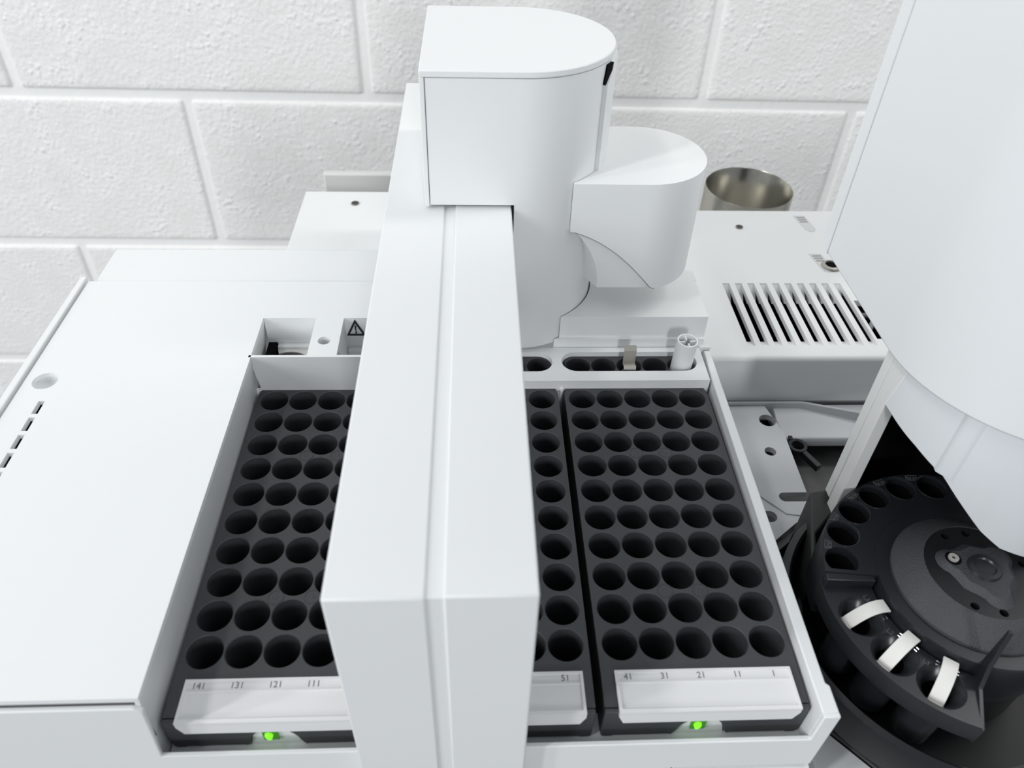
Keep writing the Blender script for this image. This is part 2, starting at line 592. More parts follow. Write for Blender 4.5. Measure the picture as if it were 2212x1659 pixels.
b.prism([(0.0890, 0.0770), (0.1060, 0.0905), (0.1132, 0.0890), (0.1132, 0.0850), (0.1065, 0.0860), (0.0900, 0.0735)], [], -0.0700, -0.0535)
b.build('guard', 'darkgrey', br, bevel=0.0003)

# ------------------------------------------------------------------ sample tray
tray = thing('sample_tray', 'white sample tray base with raised left housing and rear wells', 'tray', (-0.09, 0.07, -0.0335))
MB().box(-0.1550, 0.0672, -0.0290, 0.1570, -0.0335, -0.0320).build('tray_floor', 'white', tray, smooth=0)
b = MB()
b.box(-0.1530, 0.0618, -0.0286, -0.0160, -0.0320, -0.0188)
b.build('front_ledge', 'white', tray, smooth=0)
fp = [(-0.2455, 0.0218), (-0.1520, 0.0218), (-0.1497, 0.0200), (-0.1525, -0.0113), (0.0618, -0.0113), (0.0618, 0.0050), (0.0674, 0.0050), (0.0674, -0.0310), (-0.2455, -0.0310)]
MB().prism(fp, [], -0.0304, -0.0286, XZ).build('front_panel', 'white', tray, bevel=0.0004)
MB().box(-0.2455, 0.0180, -0.0310, -0.0215, -0.060, -0.0326).build('lower_panel', 'white', tray, bevel=0.0004)
MB().box(0.0187, 0.0676, -0.0310, -0.0215, -0.060, -0.0326).build('lower_panel', 'white', tray, bevel=0.0004)
b = MB()
b.prism([(0.0618, -0.0290), (0.0674, -0.0290), (0.0674, -0.0195), (0.0662, -0.0185), (0.0672, 0.1560), (0.0640, 0.1560), (0.0632, 0.1330), (0.0618, 0.0)], [], -0.0310, 0.0050)
b.build('right_wall', 'white', tray, bevel=0.0005)

# rear strip with the two wells
strip = rect(-0.0900, 0.0622, 0.1337, 0.1585)
b = MB()
b.prism(strip, [stadium(-0.0082, 0.0585, 0.1478, 0.0072), stadium(-0.0880, -0.0128, 0.1478, 0.0072)], -0.0020, 0.0050)
b.box(-0.0900, 0.0622, 0.1337, 0.1350, -0.0320, -0.0018)
b.box(-0.0900, 0.0622, 0.1572, 0.1585, -0.0320, -0.0018)
b.build('rear_strip', 'white', tray, smooth=30)
# divider nubs on the strip face
for x in (-0.0090, -0.0808):
    MB().lathe([(0.0012, -0.020), (0.0012, 0.0005), (0.0004, 0.0012), (0.00001, 0.0013)], x, 0.1337, 14).build('divider_post', 'white', tray)


def hole_plate(mb, x0, y0, nx, ny, px, py, r, ztop, depth, ch=0.0003, n=40):
    for i in range(nx):
        for j in range(ny):
            cx, cy = x0 + i * px, y0 + j * py
            vs, fs = [], []
            hx, hy = px / 2, py / 2
            # ring of square points at the angles of the circle
            for k in range(n):
                a = 2 * PI * k / n
                c, s = math.cos(a), math.sin(a)
                t = min(hx / abs(c) if abs(c) > 1e-9 else 1e9, hy / abs(s) if abs(s) > 1e-9 else 1e9)
                vs.append((cx + t * c, cy + t * s, ztop))
            for rr, z in ((r + ch, ztop), (r, ztop - ch), (r * 0.97, ztop - depth)):
                for k in range(n):
                    a = 2 * PI * k / n
                    vs.append((cx + rr * math.cos(a), cy + rr * math.sin(a), z))
            for ring in range(3):
                for k in range(n):
                    l = (k + 1) % n
                    fs.append([ring * n + k, ring * n + l, (ring + 1) * n + l, (ring + 1) * n + k])
            # square corners
            for sx in (1, -1):
                for sy in (1, -1):
                    a = math.atan2(sy * hy, sx * hx) % (2 * PI)
                    k = int(a / (2 * PI) * n)
                    vs.append((cx + sx * hx, cy + sy * hy, ztop))
                    fs.append([k, (k + 1) % n, len(vs) - 1][::-1])
            # bottom with a small central dimple ring
            fs.append([3 * n + k for k in range(n)])
            mb.add(vs, fs)
    return mb


PX, PY = 0.0132, 0.01405
ins = MB()
hole_plate(ins, 0.0, 0.1478, 5, 1, 0.01265, 0.0144, 0.0060, 0.0022, 0.020)
ins.build('well_insert', 'well', tray, smooth=40)
ins = MB()
hole_plate(ins, -0.0192 - 4 * 0.01265, 0.1478, 5, 1, 0.01265, 0.0144, 0.0060, 0.0022, 0.020)
ins.build('well_insert', 'well', tray, smooth=40)

# block behind the strip
b = MB()


def scalloped(y0, y1, rr, x1):
    """outline whose left side follows the round column"""
    def xa(y):
        return -0.0310 + math.sqrt(rr * rr - (y - 0.1940) ** 2)
    ys = [y0 + (y1 - y0) * q / 16 for q in range(17)]
    return [(x1, y0), (x1, y1)] + [(xa(y), y) for y in reversed(ys)]


b.prism(scalloped(0.1606, 0.2010, 0.0401, 0.0640), [], -0.0160, 0.0226)
b.prism(scalloped(0.1590, 0.1750, 0.0401, 0.0640), [], -0.0320, 0.0100)
b.build('rear_block', 'white', tray, smooth=25, fix=False)
MB().box(0.0590, 0.0650, 0.1930, 0.2010, 0.0150, 0.0222).build('end_tab', 'white', tray, bevel=0.0004)
MB().box(0.0622, 0.0676, 0.1572, 0.1600, -0.0310, 0.0062).build('corner_post', 'white', tray, bevel=0.0004)

# left housing
ZH = 0.0255
top = [(-0.2412, -0.0288), (-0.1500, -0.0288), (-0.1500, 0.1560), (-0.0885, 0.1560), (-0.0885, 0.1862), (-0.2412, 0.1862)]
hl = [circ(-0.2326, 0.1121, 0.0052, 32)]
for k in range(6):
    y1 = 0.0997 - 0.0097 * k
    hl.append(rect(-0.2302, -0.2276, y1 - 0.0077, y1))
b = MB()
b.prism(top, hl, ZH - 0.0022, ZH)
b.build('housing_lid', 'white', tray, smooth=30)
b = MB()
b.prism([(-0.1500, ZH - 0.0021), (-0.1515, ZH - 0.0021), (-0.1550, 0.0), (-0.1550, -0.0320), (-0.1535, -0.0320), (-0.1535, 0.0)], [], -0.0288, 0.1572, XZ)
b.box(-0.2408, -0.2396, -0.0288, 0.1862, -0.0500, ZH - 0.0021)
b.box(-0.2408, -0.1500, 0.1850, 0.1862, -0.0500, ZH - 0.0021)
b.build('housing_wall', 'white', tray, smooth=0)
MB().box(-0.2412, -0.1516, -0.0285, -0.0280, 0.0, 0.0230).build('lid_gap', 'seam', tray, smooth=0)
MB().box(-0.2320, -0.2260, 0.035, 0.1025, 0.0205, 0.0222).build('slot_floor', 'black', tray, smooth=0)
MB().lathe([(0.0056, ZH - 0.0021), (0.0052, 0.0215), (0.0030, 0.0195), (0.00001, 0.0190)], -0.2326, 0.1121, 32).build('finger_hole', 'white', tray, smooth=50)
# side rail, slightly proud of the lid with a narrow dark gap
MB().box(-0.2455, -0.2424, -0.0288, 0.1885, -0.0500, ZH + 0.0012).build('side_rail', 'white', tray, bevel=0.0004)
MB().box(-0.2424, -0.2407, -0.0285, 0.1860, 0.010, 0.0175).build('rail_gap', 'seam', tray, smooth=0)
# rear extension of the housing lid
MB().box(-0.2385, -0.0345, 0.1877, 0.2172, -0.010, ZH - 0.0008).build('rear_lid', 'white', tray, bevel=0.0008)
# rear-left well
b = MB()
b.prism([(0.1273, ZH), (0.1287, ZH), (0.1352, 0.0), (0.1338, 0.0)], [], -0.1510, -0.0890, YZ)
b.box(-0.1534, -0.0890, 0.1338, 0.1352, -0.0320, 0.0)
b.build('partition', 'white', tray, smooth=0)
MB().box(-0.1500, -0.0890, 0.1560, 0.1572, -0.0320, ZH - 0.0022).build('well_back', 'white', tray, smooth=0)
b = MB()
b.prism(rect(-0.1255, -0.1124, 0.1288, 0.1560), [circ(-0.1193, 0.1392, 0.0029, 24)], ZH - 0.003, ZH - 0.0001)
b.box(-0.1255, -0.1240, 0.1355, 0.1560, 0.0, ZH - 0.003)
b.box(-0.1139, -0.1124, 0.1355, 0.1560, 0.0, ZH - 0.003)
b.build('bridge', 'white', tray, smooth=30)
MB().lathe([(0.0029, ZH - 0.003), (0.0029, 0.015), (0.00001, 0.0145)], -0.1193, 0.1392, 24).build('bridge_hole', 'white', tray)
MB().box(-0.1455, -0.1256, 0.1530, 0.1560, -0.0320, 0.0105).build('well_ledge', 'white', tray, bevel=0.0004)
MB().box(-0.1123, -0.0890, 0.1530, 0.1560, -0.0320, 0.0080).build('well_ledge', 'white', tray, bevel=0.0004)
b = MB()
b.prism([(-0.1256, 0.1353), (-0.1256, 0.1530), (-0.1455, 0.1530)] + arc(-0.1390, 0.1395, 0.0118, 118, 0, 20), [], 0.004, 0.0088)
b.build('well_collar', 'cream', tray)
b = MB()
b.lathe([(0.0112, 0.0), (0.0112, 0.0086), (0.0102, 0.0091), (0.0086, 0.0086), (0.0080, 0.004), (0.00001, 0.004)], -0.1390, 0.1395, 40, 10, 170)
b.build('well_seal', 'turret', tray, smooth=40)
MB().box(-0.1123, -0.0890, 0.1360, 0.1530, -0.0320, 0.0030).build('well_step', 'white', tray, bevel=0.0004)
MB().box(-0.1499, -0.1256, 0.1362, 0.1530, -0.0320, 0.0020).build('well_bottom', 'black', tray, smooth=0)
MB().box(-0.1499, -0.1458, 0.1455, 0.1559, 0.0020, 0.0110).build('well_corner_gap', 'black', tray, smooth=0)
MB().box(-0.14, 0.05, 0.0, 0.15, -0.0774, -0.0335).build('tray_support', 'white', tray, smooth=0)
# warning triangle printed on the back of the well
tri = [(-0.10765, 0.0244), (-0.1118, 0.0150), (-0.1032, 0.0150)]
tri = [(-0.1075, 0.0246), (-0.1120, 0.0152), (-0.1030, 0.0152)]
inn = [(-0.1075, 0.0225), (-0.1106, 0.0161), (-0.1044, 0.0161)]
o = MB().prism(tri, [inn], 0.1556, 0.1560, XZ).build('warning_triangle', 'blackink', tray, smooth=0)
MB().prism([(-0.1079, 0.0210), (-0.1071, 0.0210), (-0.1073, 0.0180), (-0.1077, 0.0180)], [], 0.1556, 0.1560, XZ).build('exclamation_bar', 'blackink', o, smooth=0)
MB().prism(circ(-0.1075, 0.0170, 0.0005, 12), [], 0.1556, 0.1560, XZ).build('exclamation_dot', 'blackink', o, smooth=0)

# ------------------------------------------------------------------ vial racks


def make_rack(label):
    rk = thing('vial_rack', label, 'rack', (0.0264, 0.054, -0.032), 'charcoal vial racks in the tray')
    b = MB()
    hole_plate(b, 0, 0, 5, 10, PX, PY, 0.00622, 0.0, 0.0275)
    y0, y1 = -PY / 2, 9.5 * PY
    xl, xr = -0.0080, 0.0608
    xa, xb = -PX / 2, 4.5 * PX
    # margins of the top around the cells
    ch = 0.0035

    def quad(p, q, r_, s):
        b.add([(*p, 0), (*q, 0), (*r_, 0), (*s, 0)], [(0, 1, 2, 3)])
    for j in range(10):
        ya, yb = -PY / 2 + j * PY, PY / 2 + j * PY
        if j == 9:
            b.add([(xl, ya, 0), (xa, ya, 0), (xa, yb, 0), (xl + 0.0012, yb, 0), (xl, yb - 0.003, 0)], [(0, 1, 2, 3, 4)])
            b.add([(xb, ya, 0), (xr, ya, 0), (xr, yb - 0.003, 0), (xr - 0.0012, yb, 0), (xb, yb, 0)], [(0, 1, 2, 3, 4)])
        else:
            quad((xl, ya), (xa, ya), (xa, yb), (xl, yb))
            quad((xb, ya), (xr, ya), (xr, yb), (xb, yb))
    yf = -0.0226
    b.add([(xl, yf, -0.0006), (xr, yf, -0.0006), (xr, y0, 0), (xl, y0, 0)], [(0, 1, 2, 3)])
    # side, back and front walls
    zb = -0.0315
    out = [(xl, y0), (xl, y1 - 0.003), (xl + 0.0012, y1), (xr - 0.0012, y1), (xr, y1 - 0.003), (xr, y0)]
    for (p, q) in zip(out[:-1], out[1:]):
        b.add([(*p, 0), (*q, 0), (*q, zb), (*p, zb)], [(0, 1, 2, 3)])
    for x in (xl, xr):
        b.add([(x, y0, 0), (x, yf, -0.0006), (x, yf, -0.0180), (x, y0 - 0.008, -0.0180), (x, y0 - 0.008, zb), (x, y0, zb)], [(0, 1, 2, 3, 4, 5)])
    b.add([(xl, y0 - 0.008, -0.0180), (xr, y0 - 0.008, -0.0180), (xr, y0 - 0.008, zb), (xl, y0 - 0.008, zb)], [(0, 1, 2, 3)])
    b.build('rack_body', 'rack', rk, smooth=40)
    # front skirt with the arched notch over the indicator
    xm = 0.0262
    zf = -0.0185
    arch = [(xm - 0.0098, zf), (xm - 0.0090, zf + 0.0014)] + [(xm - 0.0082 * math.cos(R(a)), zf + 0.0020 + 0.0098 * math.sin(R(a))) for a in range(10, 171, 10)] + [(xm + 0.0090, zf + 0.0014), (xm + 0.0098, zf)]
    sk = [(xl, -0.0008), (xl, zf + 0.001), (xl + 0.001, zf), (xl + 0.004, zf), (xl + 0.0045, zf + 0.0006), (xm - 0.0105, zf + 0.0006)] + arch + [(xm + 0.0105, zf + 0.0006), (xr - 0.0045, zf + 0.0006), (xr - 0.004, zf), (xr - 0.001, zf), (xr, zf + 0.001), (xr, -0.0008)]
    b = MB()
    b.prism(list(reversed(sk)), [], -0.0243, -0.0226, XZ)
    b.build('front_skirt', 'rack', rk, bevel=0.0004)
    # moulding plugs between holes
    for cx in (1.5, 2.5):
        for cy in (1.5, 6.5):
            p = MB()
            p.lathe([(0.0030, 0.0), (0.0029, 0.00025), (0.0026, 0.00025), (0.0026, 0.0001), (0.0009, 0.0001), (0.0007, 0.0003), (0.00001, 0.0003)], cx * PX + 0.0004, cy * PY, 20)
            p.build('moulding_plug', 'rack', rk)
    # label plate
    x0, x1, ya, yb = -0.0034, 0.0576, -0.0252, -0.0103
    zt = 0.0001
    b = MB()
    b.box(x0, x1, ya, yb, -0.0002, zt)
    b.box(x0, x1, ya, ya + 0.0019, -0.0062, zt)
    t = 0.0010
    lb = MB()
    lb.prism(rect(x0, x1, ya, yb), [rect(x0 + t, x1 - t, ya + 0.0013, yb - 0.0009)], -0.0006, zt + 0.0007)
    lb.box(x0 + t, x1 - t, -0.0148, -0.0143, 0.0, zt + 0.0004)
    lb.box(x0 + t, x1 - t, ya + 0.0013, yb - 0.0009, -0.0004, zt - 0.0001)
    lb.prism([(x0, -0.0004), (x1, -0.0004), (x1, -0.0022), (x1 - 0.0018, -0.0066), (x0 + 0.0018, -0.0066), (x0, -0.0022)], [], ya, ya + 0.0016, XZ)
    lab = lb.build('label_plate', 'label', rk, smooth=0)
    return rk, lab


def copy_tree(o, parent=None):
    c = o.copy()
    COL.objects.link(c)
    WORLD[c.name] = WORLD[o.name].copy()
    if parent is not None:
        c.parent = parent
        c.matrix_parent_inverse = o.matrix_parent_inverse.copy()
    for ch in o.children:
        copy_tree(ch, c)
    return c


rackR, labR = make_rack('charcoal vial rack at the right edge of the tray, label numbered 41 to 1')
racks = [rackR]
for k, lbt in ((1, 'charcoal vial rack half hidden by the white arm, label ending in 51'),
               (2, 'charcoal vial rack beside the left housing, label starting at 141')):
    c = copy_tree(rackR)
    c.location = rackR.location + Vector((-0.0719 * k, 0, 0))
    c['label'] = lbt
    racks.append(c)
nums = [(41, 31, 21, 11, 1), (91, 81, 71, 61, 51), (141, 131, 121, 111, 101)]
for rk, ns in zip(racks, nums):
    lab = [c for c in rk.children if c.name.startswith('label_plate')][0]
    for i, nn in enumerate(ns):
        mtx = Matrix.Translation((0.0264 + (i - 2) * 0.0126, -0.0124, 0.00006))
        o = text('printed_number', str(nn), 0.0031, mtx, 'ink', None)
        o.parent = lab
        o.matrix_parent_inverse = Matrix.Identity(4)

# indicator lights on the ledge under each rack
for k in range(3):
    x = 0.0250 - 0.0719 * k
    xh = 0.0262 - 0.0719 * k
    ho = MB().prism([(xh - 0.0088, -0.0188)] + [(xh - 0.0080 * math.cos(R(a)), -0.0165 + 0.0095 * math.sin(R(a))) for a in range(10, 171, 10)] + [(xh + 0.0088, -0.0188)], [], -0.0236, -0.0228 + 0.0002, XZ).build('indicator_hood', 'white', tray, smooth=30)
    MB().box(x - 0.0026, x + 0.0026, -0.0243, -0.0234, -0.0145, -0.0072).build('indicator_window', 'led', ho, bevel=0.0002)
    b = MB()
    b.lathe([(0.00001, -0.0138), (0.0007, -0.0133), (0.0008, -0.0124), (0.0012, -0.0117), (0.0014, -0.0106), (0.0011, -0.0096), (0.00001, -0.0090)], x - 0.0004, -0.0243, 14)
    b.build('indicator_lamp', 'ledcore', ho)

# ------------------------------------------------------------------ gantry arm with column and gripper
arm = thing('gantry_arm', 'white gantry arm with rounded column and gripper spanning the racks', 'robot arm', (-0.06, 0.1, -0.058))
b = MB()
b.prism([(-0.0340, -0.0580), (-0.0340, 0.0836), (0.2945, 0.0836), (0.2945, -0.0084), (0.2440, -0.0084), (0.2440, 0.0450), (-0.0316, 0.0450), (-0.0316, -0.0580)], [], -0.0876, -0.0352, YZ)
b.build('beam', 'white', arm, bevel=0.0003)
for nm, xa, xb, zt, yf in (('left_cover', -0.0881, -0.0628, 0.0844, -0.0347), ('right_cover', -0.0584, -0.0347, 0.0848, -0.0346)):
    MB().prism([(yf, -0.0580), (yf, zt), (0.2945, zt), (0.2945, 0.0446), (-0.0312, 0.0446), (-0.0312, -0.0580)], [], xa, xb, YZ).build(nm, 'white', arm, bevel=0.0006)
# column: D-shaped prism with the arm passage cut out
CX, CY, CR = -0.0310, 0.1940, 0.0393


def dprof(xl, cx, cy, r, n=48):
    return [(xl, cy - r)] + arc(cx, cy, r, -90, 90, n) + [(xl, cy + r)]


# join: build side walls explicitly so that the curved front reads as one surface
col = MB()
n = 56
pr = arc(CX, CY, CR, -90, 90, n)
zs = [0.0078, 0.0862, 0.1394]
pts_low = [(-0.0335, CY - CR)] + pr + [(-0.0335, CY + CR)]
for z0, z1 in ((zs[0], zs[1]), (zs[1], zs[2])):
    L = pts_low
    for i in range(len(L) - 1):
        col.add([(*L[i], z0), (*L[i + 1], z0), (*L[i + 1], z1), (*L[i], z1)], [(0, 1, 2, 3)])
# lower left side, bottom, head underside, head left part, top
col.add([(-0.0335, CY - CR, zs[0]), (-0.0335, CY + CR, zs[0]), (-0.0335, CY + CR, zs[1]), (-0.0335, CY - CR, zs[1])], [(0, 1, 2, 3)])
col.add([(*p, zs[0]) for p in reversed(pts_low)], [list(range(len(pts_low)))])
col.add([(-0.0690, CY - CR, zs[1]), (-0.0335, CY - CR, zs[1]), (-0.0335, CY - CR, zs[2]), (-0.0690, CY - CR, zs[2])], [(0, 1, 2, 3)])
col.add([(-0.0690, CY + CR, zs[1]), (-0.0335, CY + CR, zs[1]), (-0.0335, CY + CR, zs[2]), (-0.0690, CY + CR, zs[2])], [(3, 2, 1, 0)])
col.add([(-0.0690, CY - CR, zs[1]), (-0.0690, CY + CR, zs[1]), (-0.0690, CY + CR, zs[2]), (-0.0690, CY - CR, zs[2])], [(3, 2, 1, 0)])
col.add([(-0.0690, CY - CR, zs[1]), (-0.0335, CY - CR, zs[1]), (-0.0335, CY + CR, zs[1]), (-0.0690, CY + CR, zs[1])], [(3, 2, 1, 0)])
tp = [(-0.0690, CY - CR), (-0.0335, CY - CR)] + pr + [(-0.0335, CY + CR), (-0.0690, CY + CR)]
col.add([(*p, zs[2]) for p in tp], [list(range(len(tp)))])
colo = col.build('column', 'white', arm, smooth=40)
MB().prism(dprof(-0.0712, CX, CY, CR + 0.0004), [], 0.1396, 0.1424).build('column_cap', 'white', arm, bevel=0.0005)
MB().box(-0.0712, -0.06925, CY - CR - 0.0004, CY + CR + 0.0004, 0.0856, 0.1396).build('column_side_plate', 'white', arm, bevel=0.0003)
# guide track on the rounded side of the column
b = MB()
tr = arc(CX, CY, CR + 0.0014, -31, 30, 20)
ti = arc(CX, CY, CR - 0.0005, -31, 30, 20)
k = len(tr)
for i in range(k - 1):
    f = i / (k - 1)
    g = (i + 1) / (k - 1)

    def zt_(t):
        return 0.1380 - 0.0070 * max(0, 1 - t / 0.28) ** 2
    for (A, B) in ((tr[i], tr[i + 1]),):
        b.add([(*A, 0.0900), (*B, 0.0900), (*B, zt_(g)), (*A, zt_(f))], [(0, 1, 2, 3)])
    b.add([(*tr[i], zt_(f)), (*tr[i + 1], zt_(g)), (*ti[i + 1], zt_(g)), (*ti[i], zt_(f))], [(0, 1, 2, 3)])
b.add([(*tr[0], 0.09), (*tr[0], 0.131), (*ti[0], 0.131), (*ti[0], 0.09)], [(0, 1, 2, 3)])
b.build('guide_track', 'white', arm, smooth=40)
a = R(-33)
b = MB()
gx, gy = CX + (CR + 0.0002) * math.cos(a), CY + (CR + 0.0002) * math.sin(a)
mt = Matrix.Translation((gx, gy, 0)) @ Matrix.Rotation(a, 4, 'Z')
MB().prism(rect(-0.001, 0.00015, -0.0003, 0.0003), [], 0.0890, 0.1300, mt).build('track_seam', 'greypaint', arm, smooth=0)
b.prism([(-0.0006, 0.1312), (0.0004, 0.1306), (0.0030, 0.1318), (0.0058, 0.1352), (0.0066, 0.1382), (0.0012, 0.1386)], [], -0.0015, 0.0006, mt @ Matrix(((0, 0, 1, 0), (1, 0, 0, 0), (0, 1, 0, 0), (0, 0, 0, 1))))
b.build('track_slot', 'black', arm, smooth=0)
# gripper
GX, GY, GR = 0.0258, 0.1900, 0.0295
ZT, ZB = 0.0931, 0.0385
front = [(-0.0080 + 0.0338 * i / 16, GY - GR) for i in range(16)]
around = arc(GX, GY, GR, -90, 90, 40)
backp = [(GX - 0.0262 * (i + 1) / 6, GY + GR) for i in range(6)]
outl = front + around + backp


def zbot(i):
    if i >= 16 + 8:
        return ZB
    p = outl[i]
    x = p[0]
    # quarter-arc cut at the lower left
    x0, x1 = -0.0075, 0.0335
    if x >= x1:
        return ZB
    t = (x - x0) / (x1 - x0)
    t = max(0.0, min(1.0, t))
    # through (0, .0701) (.53, .0557) (1, .0385)
    return ZB + (0.0701 - ZB) * (1 - (0.33 * t + 0.67 * t * t))


inset = 0.0020
inl = []
for i, p in enumerate(outl):
    if i < 16:
        inl.append((p[0] + (inset if i == 0 else 0), p[1] + inset))
    elif i < 16 + 41:
        a_ = R(-90 + 180 * (i - 16) / 40)
        inl.append((GX + (GR - inset) * math.cos(a_), GY + (GR - inset) * math.sin(a_)))
    else:
        inl.append((p[0], p[1] - inset))
sh = MB()
k = len(outl)
for i in range(k - 1):
    A, B, C_, D_ = outl[i], outl[i + 1], inl[i + 1], inl[i]
    za, zb_ = zbot(i), zbot(i + 1)
    sh.add([(*A, za), (*B, zb_), (*B, ZT), (*A, ZT)], [(0, 1, 2, 3)])
    sh.add([(*D_, za), (*C_, zb_), (*B, zb_), (*A, za)], [(0, 1, 2, 3)])
# concave left side against the column
cc = []
a0 = math.degrees(math.atan2(GY + GR - CY, outl[-1][0] - CX))
a1 = math.degrees(math.atan2(GY - GR - CY, -0.0080 - CX))
cc = arc(CX, CY, CR + 0.0003, a0 - 1, a1 + 1, 20)
loop = outl + cc
sh.add([(*p, ZT) for p in loop], [list(range(len(loop)))])
L = [outl[-1]] + cc + [outl[0]]
for i in range(len(L) - 1):
    z_ = 0.0701
    sh.add([(*L[i], z_), (*L[i + 1], z_), (*L[i + 1], ZT), (*L[i], ZT)], [(0, 1, 2, 3)])
shell = sh.build('gripper_shell', 'white', arm, smooth=40)
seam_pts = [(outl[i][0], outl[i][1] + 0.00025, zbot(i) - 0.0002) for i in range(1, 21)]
MB().tube(seam_pts, 0.0003, 8).build('gripper_seam_shade', 'gap', arm, smooth=60)  # grey tube; shade in the gap under the shell, drawn as colour
# recessed lower body of the gripper, front-left edge curving in towards the bottom
lo = MB()
rows = 12
ring_prev = None
for j in range(rows + 1):
    t = j / rows
    z = 0.0930 - 0.0006 - (0.0924 - ZB - 0.0002) * t
    # left edge x at this height
    tt = max(0.0, (0.0705 - z) / (0.0705 - ZB))
    xl = -0.0068 + 0.0142 * (1 - (1 - tt) ** 2.2)
    xs_ = -0.0060 + 0.0052 * tt
    yb0 = GY - GR + inset
    o_ = [(xl, yb0)] + [(xl + (GX - xl) * q / 8, yb0) for q in range(1, 8)] + arc(GX, GY, GR - inset, -90, 90, 32) + [(max(xs_, 0.0), GY + GR - inset), (xs_, yb0 + 0.012 + 0.002 * tt)]
    ring = [(*p, z) for p in o_]
    if ring_prev:
        kk = len(ring)
        for i in range(kk):
            jn = (i + 1) % kk
            lo.add([ring_prev[i], ring_prev[jn], ring[jn], ring[i]], [(0, 1, 2, 3)])
    ring_prev = ring
lo.add(list(reversed(ring_prev)), [list(range(len(ring_prev)))])
lob = lo.build('gripper_body', 'white', arm, smooth=32)
for x in (0.0150, 0.0320):
    MB().lathe([(0.00001, ZB - 0.0016), (0.0016, ZB - 0.0012), (0.0018, ZB + 0.002)], x, GY - GR + 0.006, 16).build('gripper_finger', 'cream', arm)

# ------------------------------------------------------------------ small things in the rear wells
vx, vy = 0.0508, 0.1480
mt = Matrix.Translation((vx, vy, -0.0160)) @ Matrix.Rotation(R(2.0), 4, 'X') @ Matrix.Rotation(R(1.2), 4, 'Y')
tb = thing('tube_insert', 'short white plastic tube with inner ribs standing in a rear well', 'tube', (vx, vy, -0.016))
b = MB()
b.lathe([(0.00001, 0.0), (0.0046, 0.0), (0.0050, 0.001), (0.0051, 0.0345), (0.0049, 0.0350), (0.0043, 0.0350), (0.0042, 0.0340), (0.0042, 0.018), (0.00001, 0.018)], 0, 0, 40, mtx=mt)
b.build('tube_wall', 'white', tb, smooth=40)
for kq in range(4):
    a = kq * PI / 2 + 0.1
    mr = mt @ Matrix.Rotation(a, 4, 'Z')
    bb = MB()
    bb.prism(rect(0.0014, 0.0044, -0.00035, 0.00035), [], 0.018, 0.0343, mr)
    bb.build('inner_rib', 'white', tb, smooth=0)

cl = thing('spring_clip', 'small bent nickel clip standing in the middle rear well', 'clip', (0.0250, 0.1480, -0.0178))
prof = [(0.1462, -0.0178), (0.1466, 0.0010), (0.1440, 0.0025), (0.1432, 0.0040), (0.1440, 0.0050), (0.1456, 0.0040), (0.1474, 0.0045), (0.1478, 0.0120), (0.1490, 0.0132), (0.1500, 0.0126)]
th = 0.0006
pp = [(y, z) for y, z in prof]
nn = []
for i, (y, z) in enumerate(pp):
    q0 = pp[max(0, i - 1)]
    q1 = pp[min(len(pp) - 1, i + 1)]
    d = Vector((q1[0] - q0[0], q1[1] - q0[1])).normalized()
    nn.append((y - d.y * th, z + d.x * th))
MB().prism(pp + list(reversed(nn)), [], 0.0218, 0.0278, YZ).build('clip_blade', 'clip', cl, smooth=40)

# ------------------------------------------------------------------ injector tower
TX, TY, TR = 0.1579, 0.0761, 0.0562
ZTB = 0.0716
tw = thing('injector_tower', 'tall white injector tower standing over the black vial turret', 'instrument', (0.1579, 0.10, -0.06))


def uprof(cx, cy, r, yb, n=56):
    return [(cx + r, yb), (cx - r, yb)] + arc(cx, cy, r, 180, 360, n)


b = MB()
b.prism(uprof(TX, TY, TR, 0.1413), [], ZTB, 0.38)
b.build('upper_body', 'tower', tw, bevel=0.0008, smooth=40)
bp_ = [(0.1419, 0.38), (0.1499, 0.38), (0.1499, ZTB + 0.0065), (0.1490, ZTB + 0.003), (0.1468, ZTB + 0.0008), (0.1419, ZTB - 0.001)]
MB().prism(bp_, [], TX - TR + 0.0002, TX + TR - 0.0002, YZ).build('back_panel', 'tower', tw, bevel=0.0004)
MB().box(TX - TR + 0.0008, TX + TR - 0.001, 0.1411, 0.1421, ZTB + 0.001, 0.375).build('panel_gap', 'seam', tw, smooth=0)
# skirt below the upper body; lower rim dips towards the front
SR = 0.0513


def zskirt(a):
    pts = [(180, 0.0497), (192, 0.0481), (208, 0.0446), (223, 0.0396), (235, 0.0302), (245, 0.0221), (255, 0.0159), (270, 0.0115), (360, 0.0115)]
    for (p, q) in zip(pts[:-1], pts[1:]):
        if p[0] <= a <= q[0]:
            t = (a - p[0]) / (q[0] - p[0])
            return p[1] + (q[1] - p[1]) * t
    return 0.0115


b = MB()
n = 72
for i in range(n):
    a, c = 180 + 180 * i / n, 180 + 180 * (i + 1) / n
    for (r0, flip) in ((SR, 0), (SR - 0.0022, 1)):
        p = (TX + r0 * math.cos(R(a)), TY + r0 * math.sin(R(a)))
        q = (TX + r0 * math.cos(R(c)), TY + r0 * math.sin(R(c)))
        b.add([(*p, zskirt(a)), (*q, zskirt(c)), (*q, ZTB + 0.002), (*p, ZTB + 0.002)], [(0, 1, 2, 3) if not flip else (3, 2, 1, 0)])
    p = [(TX + r0 * math.cos(R(aa)), TY + r0 * math.sin(R(aa)), zskirt(aa)) for r0 in (SR, SR - 0.0022) for aa in (a, c)]
    b.add(p, [(0, 1, 3, 2)])
b.build('skirt', 'skirt', tw, smooth=40, fix=True)
